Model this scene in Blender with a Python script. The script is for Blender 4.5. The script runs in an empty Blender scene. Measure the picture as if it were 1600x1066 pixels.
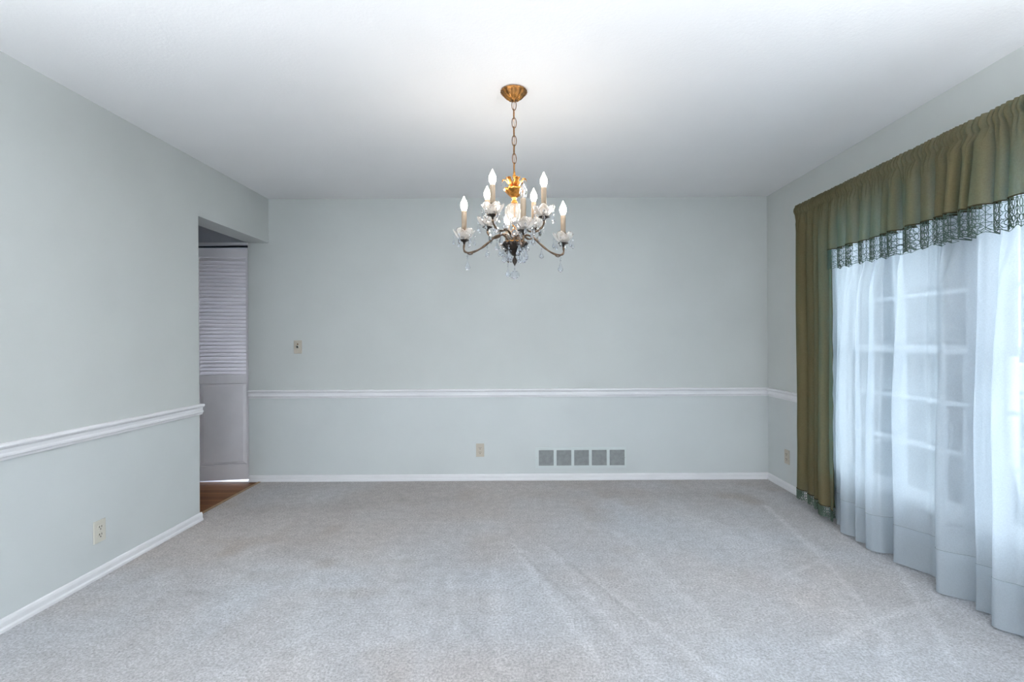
import bpy, math, random
import numpy as np
from mathutils import Matrix, Vector
PI = math.pi
S = bpy.context.scene
COL = S.collection

# ------------------------------------------------------------------ camera
CAMZ = 1.213
cam_data = bpy.data.cameras.new('camera')
cam = bpy.data.objects.new('camera', cam_data)
COL.objects.link(cam)
cam_data.sensor_width = 36.0
cam_data.lens = 36.0 * 750 / 1600
cam_data.shift_x = -17 / 1600
cam_data.shift_y = -2 / 1600
cam_data.clip_start = 0.05
cam.matrix_world = Matrix.Translation((0, 0, CAMZ)) @ Matrix.Rotation(PI / 2, 4, 'X') @ Matrix.Rotation(-0.0055, 4, 'Z')
S.camera = cam
# ------------------------------------------------------------------ exposure
S.view_settings.view_transform = 'Standard'
S.view_settings.look = 'None'
S.view_settings.gamma = 1
S.view_settings.use_curve_mapping = False
S.view_settings.exposure = 0.06
# ------------------------------------------------------------------ world: pale overcast sky
SKY = 6.2
BULB = 72.0
FILL_LAMP = 450.0
w = bpy.data.worlds.new('sky'); S.world = w; w.use_nodes = True
nt = w.node_tree; nt.nodes.clear()
wo = nt.nodes.new('ShaderNodeOutputWorld'); bg = nt.nodes.new('ShaderNodeBackground')
tc = nt.nodes.new('ShaderNodeTexCoord'); nz = nt.nodes.new('ShaderNodeTexNoise'); rp = nt.nodes.new('ShaderNodeValToRGB')
nz.inputs['Scale'].default_value = 3.0; nz.inputs['Detail'].default_value = 4
rp.color_ramp.elements[0].position = 0.3; rp.color_ramp.elements[0].color = (0.76, 0.87, 1.0, 1)
rp.color_ramp.elements[1].position = 0.7; rp.color_ramp.elements[1].color = (0.90, 0.94, 1.0, 1)
nt.links.new(tc.outputs['Generated'], nz.inputs['Vector']); nt.links.new(nz.outputs['Fac'], rp.inputs['Fac'])
nt.links.new(rp.outputs['Color'], bg.inputs['Color']); bg.inputs['Strength'].default_value = SKY
nt.links.new(bg.outputs[0], wo.inputs[0])

def portal(name, loc, rot, sx, sy):
    l = bpy.data.lights.new(name, 'AREA'); l.shape = 'RECTANGLE'; l.size = sx; l.size_y = sy
    l.cycles.is_portal = True
    o = bpy.data.objects.new(name, l); COL.objects.link(o); o.location = loc; o.rotation_euler = rot
# area lights point along -Z local
portal('window_daylight', (2.30, 2.24, 1.18), (0, PI / 2, 0), 1.8, 2.0)
portal('added_window_daylight', (0.0, -4.68, 1.3), (PI / 2, 0, 0), 3.6, 2.0)  # daylight through the added rear window

# ================================================================== room numbers
XL, XR, YB, ZC = -2.192, 2.114, 4.146, 2.440
YR = -4.5
OPY = 3.248          # where the left wall stops
OPZ = 2.062          # height of the header
TL = 0.175           # thickness of left wall
WY0, WY1, WZ0, WZ1 = 1.24, 3.26, 0.30, 2.08

# ================================================================== materials
def mat(name):
    m = bpy.data.materials.new(name); m.use_nodes = True
    t = m.node_tree; t.nodes.clear()
    o = t.nodes.new('ShaderNodeOutputMaterial')
    return m, t, o
def N(t, typ, **kw):
    n = t.nodes.new(typ)
    for k, v in kw.items():
        if hasattr(n, k) and not k[0].isupper(): setattr(n, k, v)
        else: n.inputs[k.replace('_', ' ')].default_value = v
    return n
def L(t, a, b): t.links.new(a, b)

def simple(name, col, rough=0.5, metal=0.0, bump=0, bscale=200, var=0.0, vscale=3.0, coord='Object', spec=0.5):
    m, t, o = mat(name)
    b = N(t, 'ShaderNodeBsdfPrincipled', Roughness=rough, Metallic=metal)
    b.inputs['Specular IOR Level'].default_value = spec
    L(t, b.outputs[0], o.inputs[0])
    tcn = N(t, 'ShaderNodeTexCoord')
    n = N(t, 'ShaderNodeTexNoise', Scale=vscale, Detail=4.0)
    L(t, tcn.outputs[coord], n.inputs['Vector'])
    r = N(t, 'ShaderNodeValToRGB')
    r.color_ramp.elements[0].position = 0.35; r.color_ramp.elements[1].position = 0.65
    r.color_ramp.elements[0].color = tuple(c * (1 - var) for c in col) + (1,)
    r.color_ramp.elements[1].color = tuple(min(1, c * (1 + var)) for c in col) + (1,)
    L(t, n.outputs['Fac'], r.inputs['Fac']); L(t, r.outputs['Color'], b.inputs['Base Color'])
    if bump:
        n2 = N(t, 'ShaderNodeTexNoise', Scale=bscale, Detail=3.0)
        L(t, tcn.outputs[coord], n2.inputs['Vector'])
        bp = N(t, 'ShaderNodeBump', Strength=bump, Distance=0.002)
        L(t, n2.outputs['Fac'], bp.inputs['Height']); L(t, bp.outputs[0], b.inputs['Normal'])
    return m

def wall_paint(name, up, low):
    m, t, o = mat(name)
    b = N(t, 'ShaderNodeBsdfPrincipled', Roughness=0.62)
    b.inputs['Specular IOR Level'].default_value = 0.3
    L(t, b.outputs[0], o.inputs[0])
    g = N(t, 'ShaderNodeNewGeometry'); s = N(t, 'ShaderNodeSeparateXYZ'); L(t, g.outputs['Position'], s.inputs[0])
    gt = N(t, 'ShaderNodeMath', operation='GREATER_THAN'); gt.inputs[1].default_value = 0.75
    L(t, s.outputs['Z'], gt.inputs[0])
    mx = N(t, 'ShaderNodeMix', data_type='RGBA'); L(t, gt.outputs[0], mx.inputs['Factor'])
    mx.inputs[6].default_value = low + (1,); mx.inputs[7].default_value = up + (1,)
    n = N(t, 'ShaderNodeTexNoise', Scale=1.6, Detail=5.0); L(t, g.outputs['Position'], n.inputs['Vector'])
    mr = N(t, 'ShaderNodeMapRange'); mr.inputs[1].default_value = 0.3; mr.inputs[2].default_value = 0.7
    mr.inputs[3].default_value = 0.955; mr.inputs[4].default_value = 1.03
    L(t, n.outputs['Fac'], mr.inputs[0])
    mu = N(t, 'ShaderNodeVectorMath', operation='SCALE')
    L(t, mx.outputs[2], mu.inputs[0]); L(t, mr.outputs[0], mu.inputs['Scale'])
    L(t, mu.outputs[0], b.inputs['Base Color'])
    n2 = N(t, 'ShaderNodeTexNoise', Scale=160.0, Detail=3.0); L(t, g.outputs['Position'], n2.inputs['Vector'])
    bp = N(t, 'ShaderNodeBump', Strength=0.08, Distance=0.002)
    L(t, n2.outputs['Fac'], bp.inputs['Height']); L(t, bp.outputs[0], b.inputs['Normal'])
    return m

M = {}
M['wall'] = wall_paint('pale_green_wall_paint', (0.570, 0.593, 0.583), (0.610, 0.642, 0.645))
M['hallwall'] = simple('hall_wall_paint', (0.52, 0.54, 0.58), 0.6, bump=0.05)
M['ceiling'] = simple('white_ceiling_paint', (0.88, 0.88, 0.885), 0.8, bump=0.35, bscale=90, var=0.012, vscale=1.5, spec=0.2)
M['trim'] = simple('white_trim_paint', (0.80, 0.80, 0.82), 0.35, var=0.02, vscale=6)
M['door'] = simple('white_door_paint', (0.82, 0.80, 0.84), 0.4, var=0.03, vscale=5)
M['plate'] = simple('beige_plastic', (0.52, 0.47, 0.40), 0.35, var=0.03)
M['plate_light'] = simple('almond_plastic', (0.62, 0.60, 0.53), 0.35, var=0.03)
M['black'] = simple('black_plastic', (0.012, 0.012, 0.012), 0.3)
M['slot'] = simple('dark_slot', (0.05, 0.04, 0.03), 0.6)
M['screw'] = simple('steel_screw', (0.55, 0.53, 0.48), 0.3, metal=1.0)
M['track'] = simple('dark_metal_track', (0.03, 0.04, 0.05), 0.4, metal=0.6)
M['vent_paint'] = simple('painted_grille', (0.62, 0.67, 0.67), 0.45, var=0.02)
M['vent_slat'] = simple('grey_grille_slat', (0.27, 0.285, 0.29), 0.45, var=0.1, vscale=30)
M['vinyl'] = simple('pale_vinyl_floor', (0.8, 0.8, 0.85), 0.4)
M['brass_strip'] = simple('worn_brass_strip', (0.35, 0.22, 0.10), 0.4, metal=0.5, var=0.15, vscale=20)
M['gold'] = simple('antique_gold', (0.55, 0.25, 0.055), 0.28, metal=1.0, var=0.45, vscale=60)
M['gold_dark'] = simple('aged_brass', (0.22, 0.11, 0.045), 0.35, metal=1.0, var=0.4, vscale=60)
M['canopy'] = simple('reddish_aged_brass', (0.36, 0.17, 0.055), 0.35, metal=1.0, var=0.4, vscale=50)
M['bronze'] = simple('dark_bronze', (0.03, 0.022, 0.017), 0.3, metal=0.6, var=0.5, vscale=50)
M['arm_metal'] = simple('brown_bronze', (0.10, 0.065, 0.04), 0.32, metal=0.7, var=0.4, vscale=50)
M['candle'] = simple('cream_candle_sleeve', (0.36, 0.27, 0.19), 0.5, var=0.06, vscale=40)
M['sill'] = simple('white_window_paint', (0.80, 0.82, 0.84), 0.4, var=0.02)
M['bark'] = simple('brown_bark', (0.10, 0.075, 0.055), 0.9, bump=0.5, bscale=30, var=0.3, vscale=8)
M['lawn'] = simple('pale_concrete_patio', (0.50, 0.52, 0.52), 0.95, bump=0.5, bscale=60, var=0.3, vscale=2)
M['roof_ext'] = simple('grey_shingles', (0.12, 0.12, 0.13), 0.9)
M['siding_ext'] = simple('pale_grey_siding', (0.42, 0.46, 0.50), 0.9, var=0.2, vscale=10)

def leaf_mat(name, col):
    m, t, o = mat(name)
    d = N(t, 'ShaderNodeBsdfDiffuse'); tr = N(t, 'ShaderNodeBsdfTranslucent'); mx = N(t, 'ShaderNodeMixShader')
    g = N(t, 'ShaderNodeNewGeometry'); n = N(t, 'ShaderNodeTexNoise', Scale=5.0); r = N(t, 'ShaderNodeValToRGB')
    r.color_ramp.elements[0].color = tuple(c * 0.6 for c in col) + (1,); r.color_ramp.elements[1].color = tuple(c * 1.3 for c in col) + (1,)
    L(t, g.outputs['Position'], n.inputs['Vector']); L(t, n.outputs['Fac'], r.inputs['Fac'])
    L(t, r.outputs[0], d.inputs['Color']); L(t, r.outputs[0], tr.inputs['Color'])
    mx.inputs[0].default_value = 0.4; L(t, d.outputs[0], mx.inputs[1]); L(t, tr.outputs[0], mx.inputs[2]); L(t, mx.outputs[0], o.inputs[0])
    return m
M['leaf'] = leaf_mat('tree_leaf', (0.16, 0.24, 0.11))
M['leaf2'] = leaf_mat('hedge_leaf', (0.10, 0.17, 0.08))

def glass_crystal():
    m, t, o = mat('cut_crystal')
    g = N(t, 'ShaderNodeBsdfGlass', Roughness=0.02, IOR=1.5); g.inputs['Color'].default_value = (0.97, 0.98, 1, 1)
    tr = N(t, 'ShaderNodeBsdfTransparent'); tr.inputs['Color'].default_value = (0.93, 0.95, 0.97, 1)
    mx = N(t, 'ShaderNodeMixShader'); mx.inputs[0].default_value = 0.15
    n = N(t, 'ShaderNodeTexNoise', Scale=90.0); tcn = N(t, 'ShaderNodeTexCoord'); L(t, tcn.outputs['Object'], n.inputs['Vector'])
    bp = N(t, 'ShaderNodeBump', Strength=0.2, Distance=0.002); L(t, n.outputs['Fac'], bp.inputs['Height']); L(t, bp.outputs[0], g.inputs['Normal'])
    L(t, g.outputs[0], mx.inputs[1]); L(t, tr.outputs[0], mx.inputs[2]); L(t, mx.outputs[0], o.inputs[0])
    return m
M['crystal'] = glass_crystal()
def frosty():
    m, t, o = mat('moulded_glass')
    g = N(t, 'ShaderNodeBsdfGlass', Roughness=0.08, IOR=1.45)
    tl = N(t, 'ShaderNodeBsdfTranslucent'); tl.inputs['Color'].default_value = (0.95, 0.93, 0.9, 1)
    tr = N(t, 'ShaderNodeBsdfTransparent')
    a = N(t, 'ShaderNodeMixShader'); a.inputs[0].default_value = 0.3
    b = N(t, 'ShaderNodeMixShader'); b.inputs[0].default_value = 0.25
    n = N(t, 'ShaderNodeTexNoise', Scale=60.0); tcn = N(t, 'ShaderNodeTexCoord'); L(t, tcn.outputs['Object'], n.inputs['Vector'])
    bp = N(t, 'ShaderNodeBump', Strength=0.4, Distance=0.003); L(t, n.outputs['Fac'], bp.inputs['Height']); L(t, bp.outputs[0], g.inputs['Normal'])
    L(t, g.outputs[0], a.inputs[1]); L(t, tl.outputs[0], a.inputs[2]); L(t, a.outputs[0], b.inputs[1]); L(t, tr.outputs[0], b.inputs[2]); L(t, b.outputs[0], o.inputs[0])
    return m
M['moulded'] = frosty()
def pane():
    m, t, o = mat('window_pane')
    g = N(t, 'ShaderNodeBsdfGlossy', Roughness=0.02); tr = N(t, 'ShaderNodeBsdfTransparent'); tr.inputs['Color'].default_value = (0.96, 0.98, 0.98, 1)
    mx = N(t, 'ShaderNodeMixShader'); fr = N(t, 'ShaderNodeFresnel', IOR=1.4)
    L(t, fr.outputs[0], mx.inputs[0]); L(t, tr.outputs[0], mx.inputs[1]); L(t, g.outputs[0], mx.inputs[2]); L(t, mx.outputs[0], o.inputs[0])
    return m
M['pane'] = pane()
def bulbmat():
    m, t, o = mat('lit_candle_bulb'); e = N(t, 'ShaderNodeEmission'); e.inputs['Color'].default_value = (1, 0.90, 0.78, 1); e.inputs['Strength'].default_value = BULB
    L(t, e.outputs[0], o.inputs[0]); return m
M['bulb_on'] = bulbmat()

def cloth(name, col, tcol, tr_fac, transp=0.0, weave=900, var=0.12):
    m, t, o = mat(name)
    g = N(t, 'ShaderNodeNewGeometry')
    mp = N(t, 'ShaderNodeMapping'); mp.inputs['Scale'].default_value = (1, 1, 0.12); L(t, g.outputs['Position'], mp.inputs['Vector'])
    mp2 = N(t, 'ShaderNodeMapping'); mp2.inputs['Scale'].default_value = (0.12, 0.12, 1); L(t, g.outputs['Position'], mp2.inputs['Vector'])
    n1 = N(t, 'ShaderNodeTexNoise', Scale=float(weave), Detail=2.0); L(t, mp.outputs[0], n1.inputs['Vector'])
    n2 = N(t, 'ShaderNodeTexNoise', Scale=float(weave), Detail=2.0); L(t, mp2.outputs[0], n2.inputs['Vector'])
    ad = N(t, 'ShaderNodeMath', operation='ADD'); L(t, n1.outputs['Fac'], ad.inputs[0]); L(t, n2.outputs['Fac'], ad.inputs[1])
    mr = N(t, 'ShaderNodeMapRange'); mr.inputs[1].default_value = 0.75; mr.inputs[2].default_value = 1.25
    mr.inputs[3].default_value = 1 - var; mr.inputs[4].default_value = 1 + var; L(t, ad.outputs[0], mr.inputs[0])
    def tint(c):
        v = N(t, 'ShaderNodeVectorMath', operation='SCALE'); v.inputs[0].default_value = c; L(t, mr.outputs[0], v.inputs['Scale']); return v
    d = N(t, 'ShaderNodeBsdfDiffuse'); L(t, tint(col).outputs[0], d.inputs['Color'])
    tl = N(t, 'ShaderNodeBsdfTranslucent'); L(t, tint(tcol).outputs[0], tl.inputs['Color'])
    a = N(t, 'ShaderNodeMixShader'); a.inputs[0].default_value = tr_fac
    L(t, d.outputs[0], a.inputs[1]); L(t, tl.outputs[0], a.inputs[2])
    out = a.outputs[0]
    if transp:
        tr = N(t, 'ShaderNodeBsdfTransparent'); b = N(t, 'ShaderNodeMixShader')
        mr2 = N(t, 'ShaderNodeMapRange'); mr2.inputs[1].default_value = 0.7; mr2.inputs[2].default_value = 1.3
        mr2.inputs[3].default_value = max(0, transp - 0.12); mr2.inputs[4].default_value = transp + 0.12
        L(t, ad.outputs[0], mr2.inputs[0]); L(t, mr2.outputs[0], b.inputs[0])
        L(t, out, b.inputs[1]); L(t, tr.outputs[0], b.inputs[2]); out = b.outputs[0]
    L(t, out, o.inputs[0])
    return m
M['olive'] = cloth('olive_linen', (0.155, 0.120, 0.060), (0.08, 0.30, 0.27), 0.27, 0.012, 700, 0.16)
M['lace'] = cloth('olive_lace_thread', (0.12, 0.16, 0.13), (0.12, 0.24, 0.20), 0.4, 0, 900)
M['piping'] = cloth('dark_olive_piping', (0.05, 0.045, 0.025), (0.03, 0.03, 0.02), 0.1, 0, 900)
M['sheer'] = cloth('white_sheer_voile', (0.70, 0.75, 0.80), (0.64, 0.73, 0.80), 0.5, 0.255, 1100, 0.05)
M['hem'] = cloth('white_sheer_hem', (0.60, 0.64, 0.68), (0.58, 0.68, 0.76), 0.5, 0.08, 1100, 0.03)
M['hemline'] = cloth('hem_stitching', (0.35, 0.40, 0.42), (0.2, 0.25, 0.28), 0.3, 0, 900)

def carpet():
    m, t, o = mat('grey_cut_pile_carpet')
    b = N(t, 'ShaderNodeBsdfPrincipled', Roughness=0.95); b.inputs['Specular IOR Level'].default_value = 0.1
    b.inputs['Sheen Weight'].default_value = 0.15
    L(t, b.outputs[0], o.inputs[0])
    g = N(t, 'ShaderNodeNewGeometry')
    at = N(t, 'ShaderNodeAttribute', attribute_name='nap')
    n = N(t, 'ShaderNodeTexNoise', Scale=95.0, Detail=5.0, Roughness=0.8); L(t, g.outputs['Position'], n.inputs['Vector'])
    nb = N(t, 'ShaderNodeTexNoise', Scale=18.0, Detail=4.0); L(t, g.outputs['Position'], nb.inputs['Vector'])
    mr = N(t, 'ShaderNodeMapRange'); mr.inputs[1].default_value = 0.3; mr.inputs[2].default_value = 0.7; mr.inputs[3].default_value = 0.50; mr.inputs[4].default_value = 1.50
    L(t, n.outputs['Fac'], mr.inputs[0])
    mr2 = N(t, 'ShaderNodeMapRange'); mr2.inputs[1].default_value = 0.3; mr2.inputs[2].default_value = 0.7; mr2.inputs[3].default_value = 0.90; mr2.inputs[4].default_value = 1.09
    L(t, nb.outputs['Fac'], mr2.inputs[0])
    mm = N(t, 'ShaderNodeMath', operation='MULTIPLY'); L(t, mr.outputs[0], mm.inputs[0]); L(t, mr2.outputs[0], mm.inputs[1])
    v = N(t, 'ShaderNodeVectorMath', operation='SCALE'); L(t, at.outputs['Color'], v.inputs[0]); L(t, mm.outputs[0], v.inputs['Scale'])
    L(t, v.outputs[0], b.inputs['Base Color'])
    bp = N(t, 'ShaderNodeBump', Strength=1.0, Distance=0.010); L(t, n.outputs['Fac'], bp.inputs['Height']); L(t, bp.outputs[0], b.inputs['Normal'])
    return m
M['carpet'] = carpet()

def hardwood():
    m, t, o = mat('brown_hardwood_planks')
    b = N(t, 'ShaderNodeBsdfPrincipled', Roughness=0.6); L(t, b.outputs[0], o.inputs[0]); b.inputs['Specular IOR Level'].default_value = .15
    g = N(t, 'ShaderNodeNewGeometry')
    br = N(t, 'ShaderNodeTexBrick'); br.inputs['Scale'].default_value = 1.0
    br.inputs['Brick Width'].default_value = 0.9; br.inputs['Row Height'].default_value = 0.057; br.inputs['Mortar Size'].default_value = 0.0012
    br.inputs['Color1'].default_value = (0.15, 0.055, 0.02, 1); br.inputs['Color2'].default_value = (0.23, 0.095, 0.035, 1); br.inputs['Mortar'].default_value = (0.02, 0.01, 0.005, 1)
    L(t, g.outputs['Position'], br.inputs['Vector'])
    mp = N(t, 'ShaderNodeMapping'); mp.inputs['Scale'].default_value = (4, 60, 1); L(t, g.outputs['Position'], mp.inputs['Vector'])
    n = N(t, 'ShaderNodeTexNoise', Scale=1.5, Detail=5.0); L(t, mp.outputs[0], n.inputs['Vector'])
    mr = N(t, 'ShaderNodeMapRange'); mr.inputs[3].default_value = 0.6; mr.inputs[4].default_value = 1.4; L(t, n.outputs['Fac'], mr.inputs[0])
    v = N(t, 'ShaderNodeVectorMath', operation='SCALE'); L(t, br.outputs['Color'], v.inputs[0]); L(t, mr.outputs[0], v.inputs['Scale'])
    L(t, v.outputs[0], b.inputs['Base Color'])
    return m
M['wood'] = hardwood()

# ================================================================== geometry helpers
class MB:
    def __init__(s): s.v = []; s.f = []; s.mi = []; s.cur = 0
    def add(s, vs, fs):
        k = len(s.v); s.v += [tuple(p) for p in vs]
        for f in fs: s.f.append(tuple(i + k for i in f)); s.mi.append(s.cur)
        return s
    def box(s, x0, x1, y0, y1, z0, z1):
        vs = [(x, y, z) for z in (z0, z1) for y in (y0, y1) for x in (x0, x1)]
        return s.add(vs, [(0, 2, 3, 1), (4, 5, 7, 6), (0, 1, 5, 4), (2, 6, 7, 3), (0, 4, 6, 2), (1, 3, 7, 5)])
    def lathe(s, prof, seg=24, cx=0, cy=0, flute=None):
        vs = []; n = len(prof)
        for i in range(seg):
            a = 2 * PI * i / seg
            for j, (r, z) in enumerate(prof):
                k = flute(a, j, r, z) if flute else (1, 0)
                vs.append((cx + r * k[0] * math.cos(a), cy + r * k[0] * math.sin(a), z + k[1]))
        fs = []
        for i in range(seg):
            i2 = (i + 1) % seg
            for j in range(n - 1): fs.append((i * n + j, i * n + j + 1, i2 * n + j + 1, i2 * n + j))
        return s.add(vs, fs)
    def tube(s, path, r, seg=8, closed=False, cap=True):
        P = [Vector(p) for p in path]; n = len(P)
        rs = r if isinstance(r, (list, tuple)) else [r] * n
        up = None; rings = []
        for i in range(n):
            if closed: d = P[(i + 1) % n] - P[i - 1]
            else: d = P[min(i + 1, n - 1)] - P[max(i - 1, 0)]
            d.normalize()
            if up is None:
                up = Vector((0, 0, 1)) if abs(d.z) < 0.9 else Vector((1, 0, 0))
            u = up - d * up.dot(d)
            if u.length < 1e-6: u = d.orthogonal()
            u.normalize(); up = u; b = d.cross(u)
            rings.append([P[i] + (u * math.cos(2 * PI * k / seg) + b * math.sin(2 * PI * k / seg)) * rs[i] for k in range(seg)])
        vs = [p for rg in rings for p in rg]; fs = []
        m = n if closed else n - 1
        for i in range(m):
            i2 = (i + 1) % n
            for k in range(seg):
                k2 = (k + 1) % seg
                fs.append((i * seg + k, i * seg + k2, i2 * seg + k2, i2 * seg + k))
        if not closed and cap:
            fs.append(tuple(range(seg))[::-1]); fs.append(tuple((n - 1) * seg + k for k in range(seg)))
        return s.add(vs, fs)
    def grid(s, fn, nu, nv):
        vs = [fn(i, j) for i in range(nu) for j in range(nv)]
        fs = [(i * nv + j, (i + 1) * nv + j, (i + 1) * nv + j + 1, i * nv + j + 1) for i in range(nu - 1) for j in range(nv - 1)]
        return s.add(vs, fs)
    def mesh(s, name, mats, smooth=False):
        me = bpy.data.meshes.new(name); me.from_pydata(s.v, [], s.f)
        for m in (mats if isinstance(mats, (list, tuple)) else [mats]): me.materials.append(m)
        me.polygons.foreach_set('material_index', s.mi)
        if smooth: me.polygons.foreach_set('use_smooth', [True] * len(s.f))
        me.update(); return me
    def build(s, name, mats, parent=None, smooth=False, bevel=0, loc=None, **props):
        o = bpy.data.objects.new(name, s.mesh(name, mats, smooth)); COL.objects.link(o)
        if parent is not None: o.parent = parent
        if loc: o.location = loc
        if bevel:
            b = o.modifiers.new('bevel', 'BEVEL'); b.width = bevel; b.segments = 2; b.limit_method = 'ANGLE'
        for k, v in props.items(): o[k] = v
        return o
def empty(name, loc, rz=0, **props):
    o = bpy.data.objects.new(name, None); COL.objects.link(o); o.location = loc; o.rotation_euler = (0, 0, rz); o.empty_display_size = 0.1
    for k, v in props.items(): o[k] = v
    return o
def copy_tree(o, parent=None):
    c = o.copy(); COL.objects.link(c); c.parent = parent
    for ch in list(o.children): copy_tree(ch, c)
    return c
ST = dict(kind='structure')
def catmull(P, per=6):
    P = [Vector(p) for p in P]; out = []
    Q = [P[0] * 2 - P[1]] + P + [P[-1] * 2 - P[-2]]
    for i in range(1, len(Q) - 2):
        a, b, c, d = Q[i - 1], Q[i], Q[i + 1], Q[i + 2]
        for k in range(per):
            t = k / per
            out.append(0.5 * ((2 * b) + (c - a) * t + (2 * a - 5 * b + 4 * c - d) * t * t + (3 * b - a - 3 * c + d) * t ** 3))
    out.append(P[-1]); return out

# ================================================================== structure
# carpet: a fine grid whose nap tone varies (vacuum strokes, painted window-light tint, stains)
rng = np.random.default_rng(7)
def vnoise(x, y, sc, seed):
    r = np.random.default_rng(seed).random((64, 64)); x = x * sc + 31; y = y * sc + 17
    xi = np.floor(x).astype(int); yi = np.floor(y).astype(int); fx = x - xi; fy = y - yi
    fx = fx * fx * (3 - 2 * fx); fy = fy * fy * (3 - 2 * fy)
    a = r[xi % 64, yi % 64]; b = r[(xi + 1) % 64, yi % 64]; c = r[xi % 64, (yi + 1) % 64]; d = r[(xi + 1) % 64, (yi + 1) % 64]
    return (a * (1 - fx) + b * fx) * (1 - fy) + (c * (1 - fx) + d * fx) * fy
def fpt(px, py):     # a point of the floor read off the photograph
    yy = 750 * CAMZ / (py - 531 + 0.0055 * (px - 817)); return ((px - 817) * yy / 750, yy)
CX0 = -2.265
nx, ny = 300, 460
gx = np.linspace(CX0, XR + 0.02, nx); 
gy = np.concatenate([np.linspace(YR, 0.9, 80, endpoint=False), np.linspace(0.9, YB + 0.02, ny - 80)])
X, Y = np.meshgrid(gx, gy, indexing='ij')
tone = np.ones_like(X)
tone *= 1 + 0.10 * (vnoise(X, Y, 0.9, 1) - 0.5) + 0.09 * (vnoise(X, Y, 3.1, 2) - 0.5) + 0.05 * (vnoise(X, Y, 9, 3) - 0.5)
ang = 0.35
U = X * math.cos(ang) + Y * math.sin(ang); V = -X * math.sin(ang) + Y * math.cos(ang)
tone *= 1 + 0.05 * (vnoise(U * 7, V * 1.0, 1.0, 5) - 0.5)
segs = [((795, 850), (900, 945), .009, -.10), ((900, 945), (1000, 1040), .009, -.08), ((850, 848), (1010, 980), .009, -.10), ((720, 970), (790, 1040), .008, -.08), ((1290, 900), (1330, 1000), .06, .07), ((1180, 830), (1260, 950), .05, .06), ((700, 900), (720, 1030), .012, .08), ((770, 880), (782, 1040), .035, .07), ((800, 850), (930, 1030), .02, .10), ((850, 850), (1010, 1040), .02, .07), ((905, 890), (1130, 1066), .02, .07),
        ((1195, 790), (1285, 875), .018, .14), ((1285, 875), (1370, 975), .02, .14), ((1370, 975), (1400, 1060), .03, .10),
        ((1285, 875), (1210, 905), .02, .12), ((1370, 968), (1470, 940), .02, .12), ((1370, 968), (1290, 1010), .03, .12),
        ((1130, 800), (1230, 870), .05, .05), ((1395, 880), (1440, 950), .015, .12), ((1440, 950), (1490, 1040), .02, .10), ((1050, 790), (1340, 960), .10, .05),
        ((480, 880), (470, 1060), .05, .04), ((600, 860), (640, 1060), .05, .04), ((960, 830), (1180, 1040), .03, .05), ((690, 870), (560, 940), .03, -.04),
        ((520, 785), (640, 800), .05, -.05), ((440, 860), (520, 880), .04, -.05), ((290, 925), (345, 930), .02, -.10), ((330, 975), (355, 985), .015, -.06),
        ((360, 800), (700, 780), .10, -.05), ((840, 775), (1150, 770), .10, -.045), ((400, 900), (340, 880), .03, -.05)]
nap = np.zeros_like(X)
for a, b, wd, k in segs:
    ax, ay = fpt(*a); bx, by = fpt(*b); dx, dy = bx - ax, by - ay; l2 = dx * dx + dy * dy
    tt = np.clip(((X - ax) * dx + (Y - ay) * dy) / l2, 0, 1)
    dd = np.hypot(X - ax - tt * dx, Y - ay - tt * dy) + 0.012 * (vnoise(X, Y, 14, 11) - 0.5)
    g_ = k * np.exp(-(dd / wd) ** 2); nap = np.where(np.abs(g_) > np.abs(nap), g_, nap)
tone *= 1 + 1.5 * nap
stain = np.clip(vnoise(X, Y, 2.2, 21) * vnoise(X, Y, 6.5, 22) - 0.42, 0, 1) * 0.9
light_tint = np.clip(.5 + .28 * (Y - 2.6) - .16 * (X + .2) + 1.1 * (vnoise(X, Y, 1.3, 41) - .5) + .5 * (vnoise(X, Y, 4.5, 42) - .5), 0, 1)[..., None]
cb = np.array([0.545, 0.555, 0.585]) * (1 - light_tint) + np.array([0.505, 0.465, 0.45]) * light_tint  # cool window light and warmer dim far side painted into the carpet colour
stain = stain * .55
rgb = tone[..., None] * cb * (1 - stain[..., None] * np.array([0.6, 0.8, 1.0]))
vs = np.stack([X, Y, 0.0015 * (vnoise(X, Y, 12, 30) - .5)], -1).reshape(-1, 3)
ii = np.arange(nx * ny).reshape(nx, ny)
fq = np.stack([ii[:-1, :-1], ii[1:, :-1], ii[1:, 1:], ii[:-1, 1:]], -1).reshape(-1, 4)
me = bpy.data.meshes.new('floor'); me.from_pydata(vs.tolist(), [], fq.tolist())
at = me.color_attributes.new('nap', 'FLOAT_COLOR', 'POINT')
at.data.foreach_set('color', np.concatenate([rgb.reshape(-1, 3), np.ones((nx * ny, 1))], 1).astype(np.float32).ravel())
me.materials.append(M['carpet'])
o = bpy.data.objects.new('floor', me); COL.objects.link(o); o['kind'] = 'structure'

MB().box(-4.2, CX0 - 0.03, 0.8, 4.16, -0.06, -0.006).build('floor_hall', M['wood'], **ST)
MB().box(-4.2, XL - TL, 4.16, 5.3, -0.06, -0.004).build('floor_closet', M['vinyl'], **ST)
# threshold strip between carpet and hardwood
b = MB()
b.add([(CX0 - 0.035, OPY, -0.006), (CX0 - 0.018, OPY, 0.004), (CX0 + 0.004, OPY, 0.003), (CX0 + 0.004, OPY, -0.01),
       (CX0 - 0.035, YB, -0.006), (CX0 - 0.018, YB, 0.004), (CX0 + 0.004, YB, 0.003), (CX0 + 0.004, YB, -0.01)],
      [(0, 1, 5, 4), (1, 2, 6, 5), (2, 3, 7, 6), (0, 3, 2, 1), (4, 5, 6, 7)])
b.build('trim_4', M['brass_strip'], **ST)

MB().box(-4.3, 2.4, YR - 0.15, 5.3, ZC, ZC + 0.12).build('ceiling', M['ceiling'], **ST)
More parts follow.
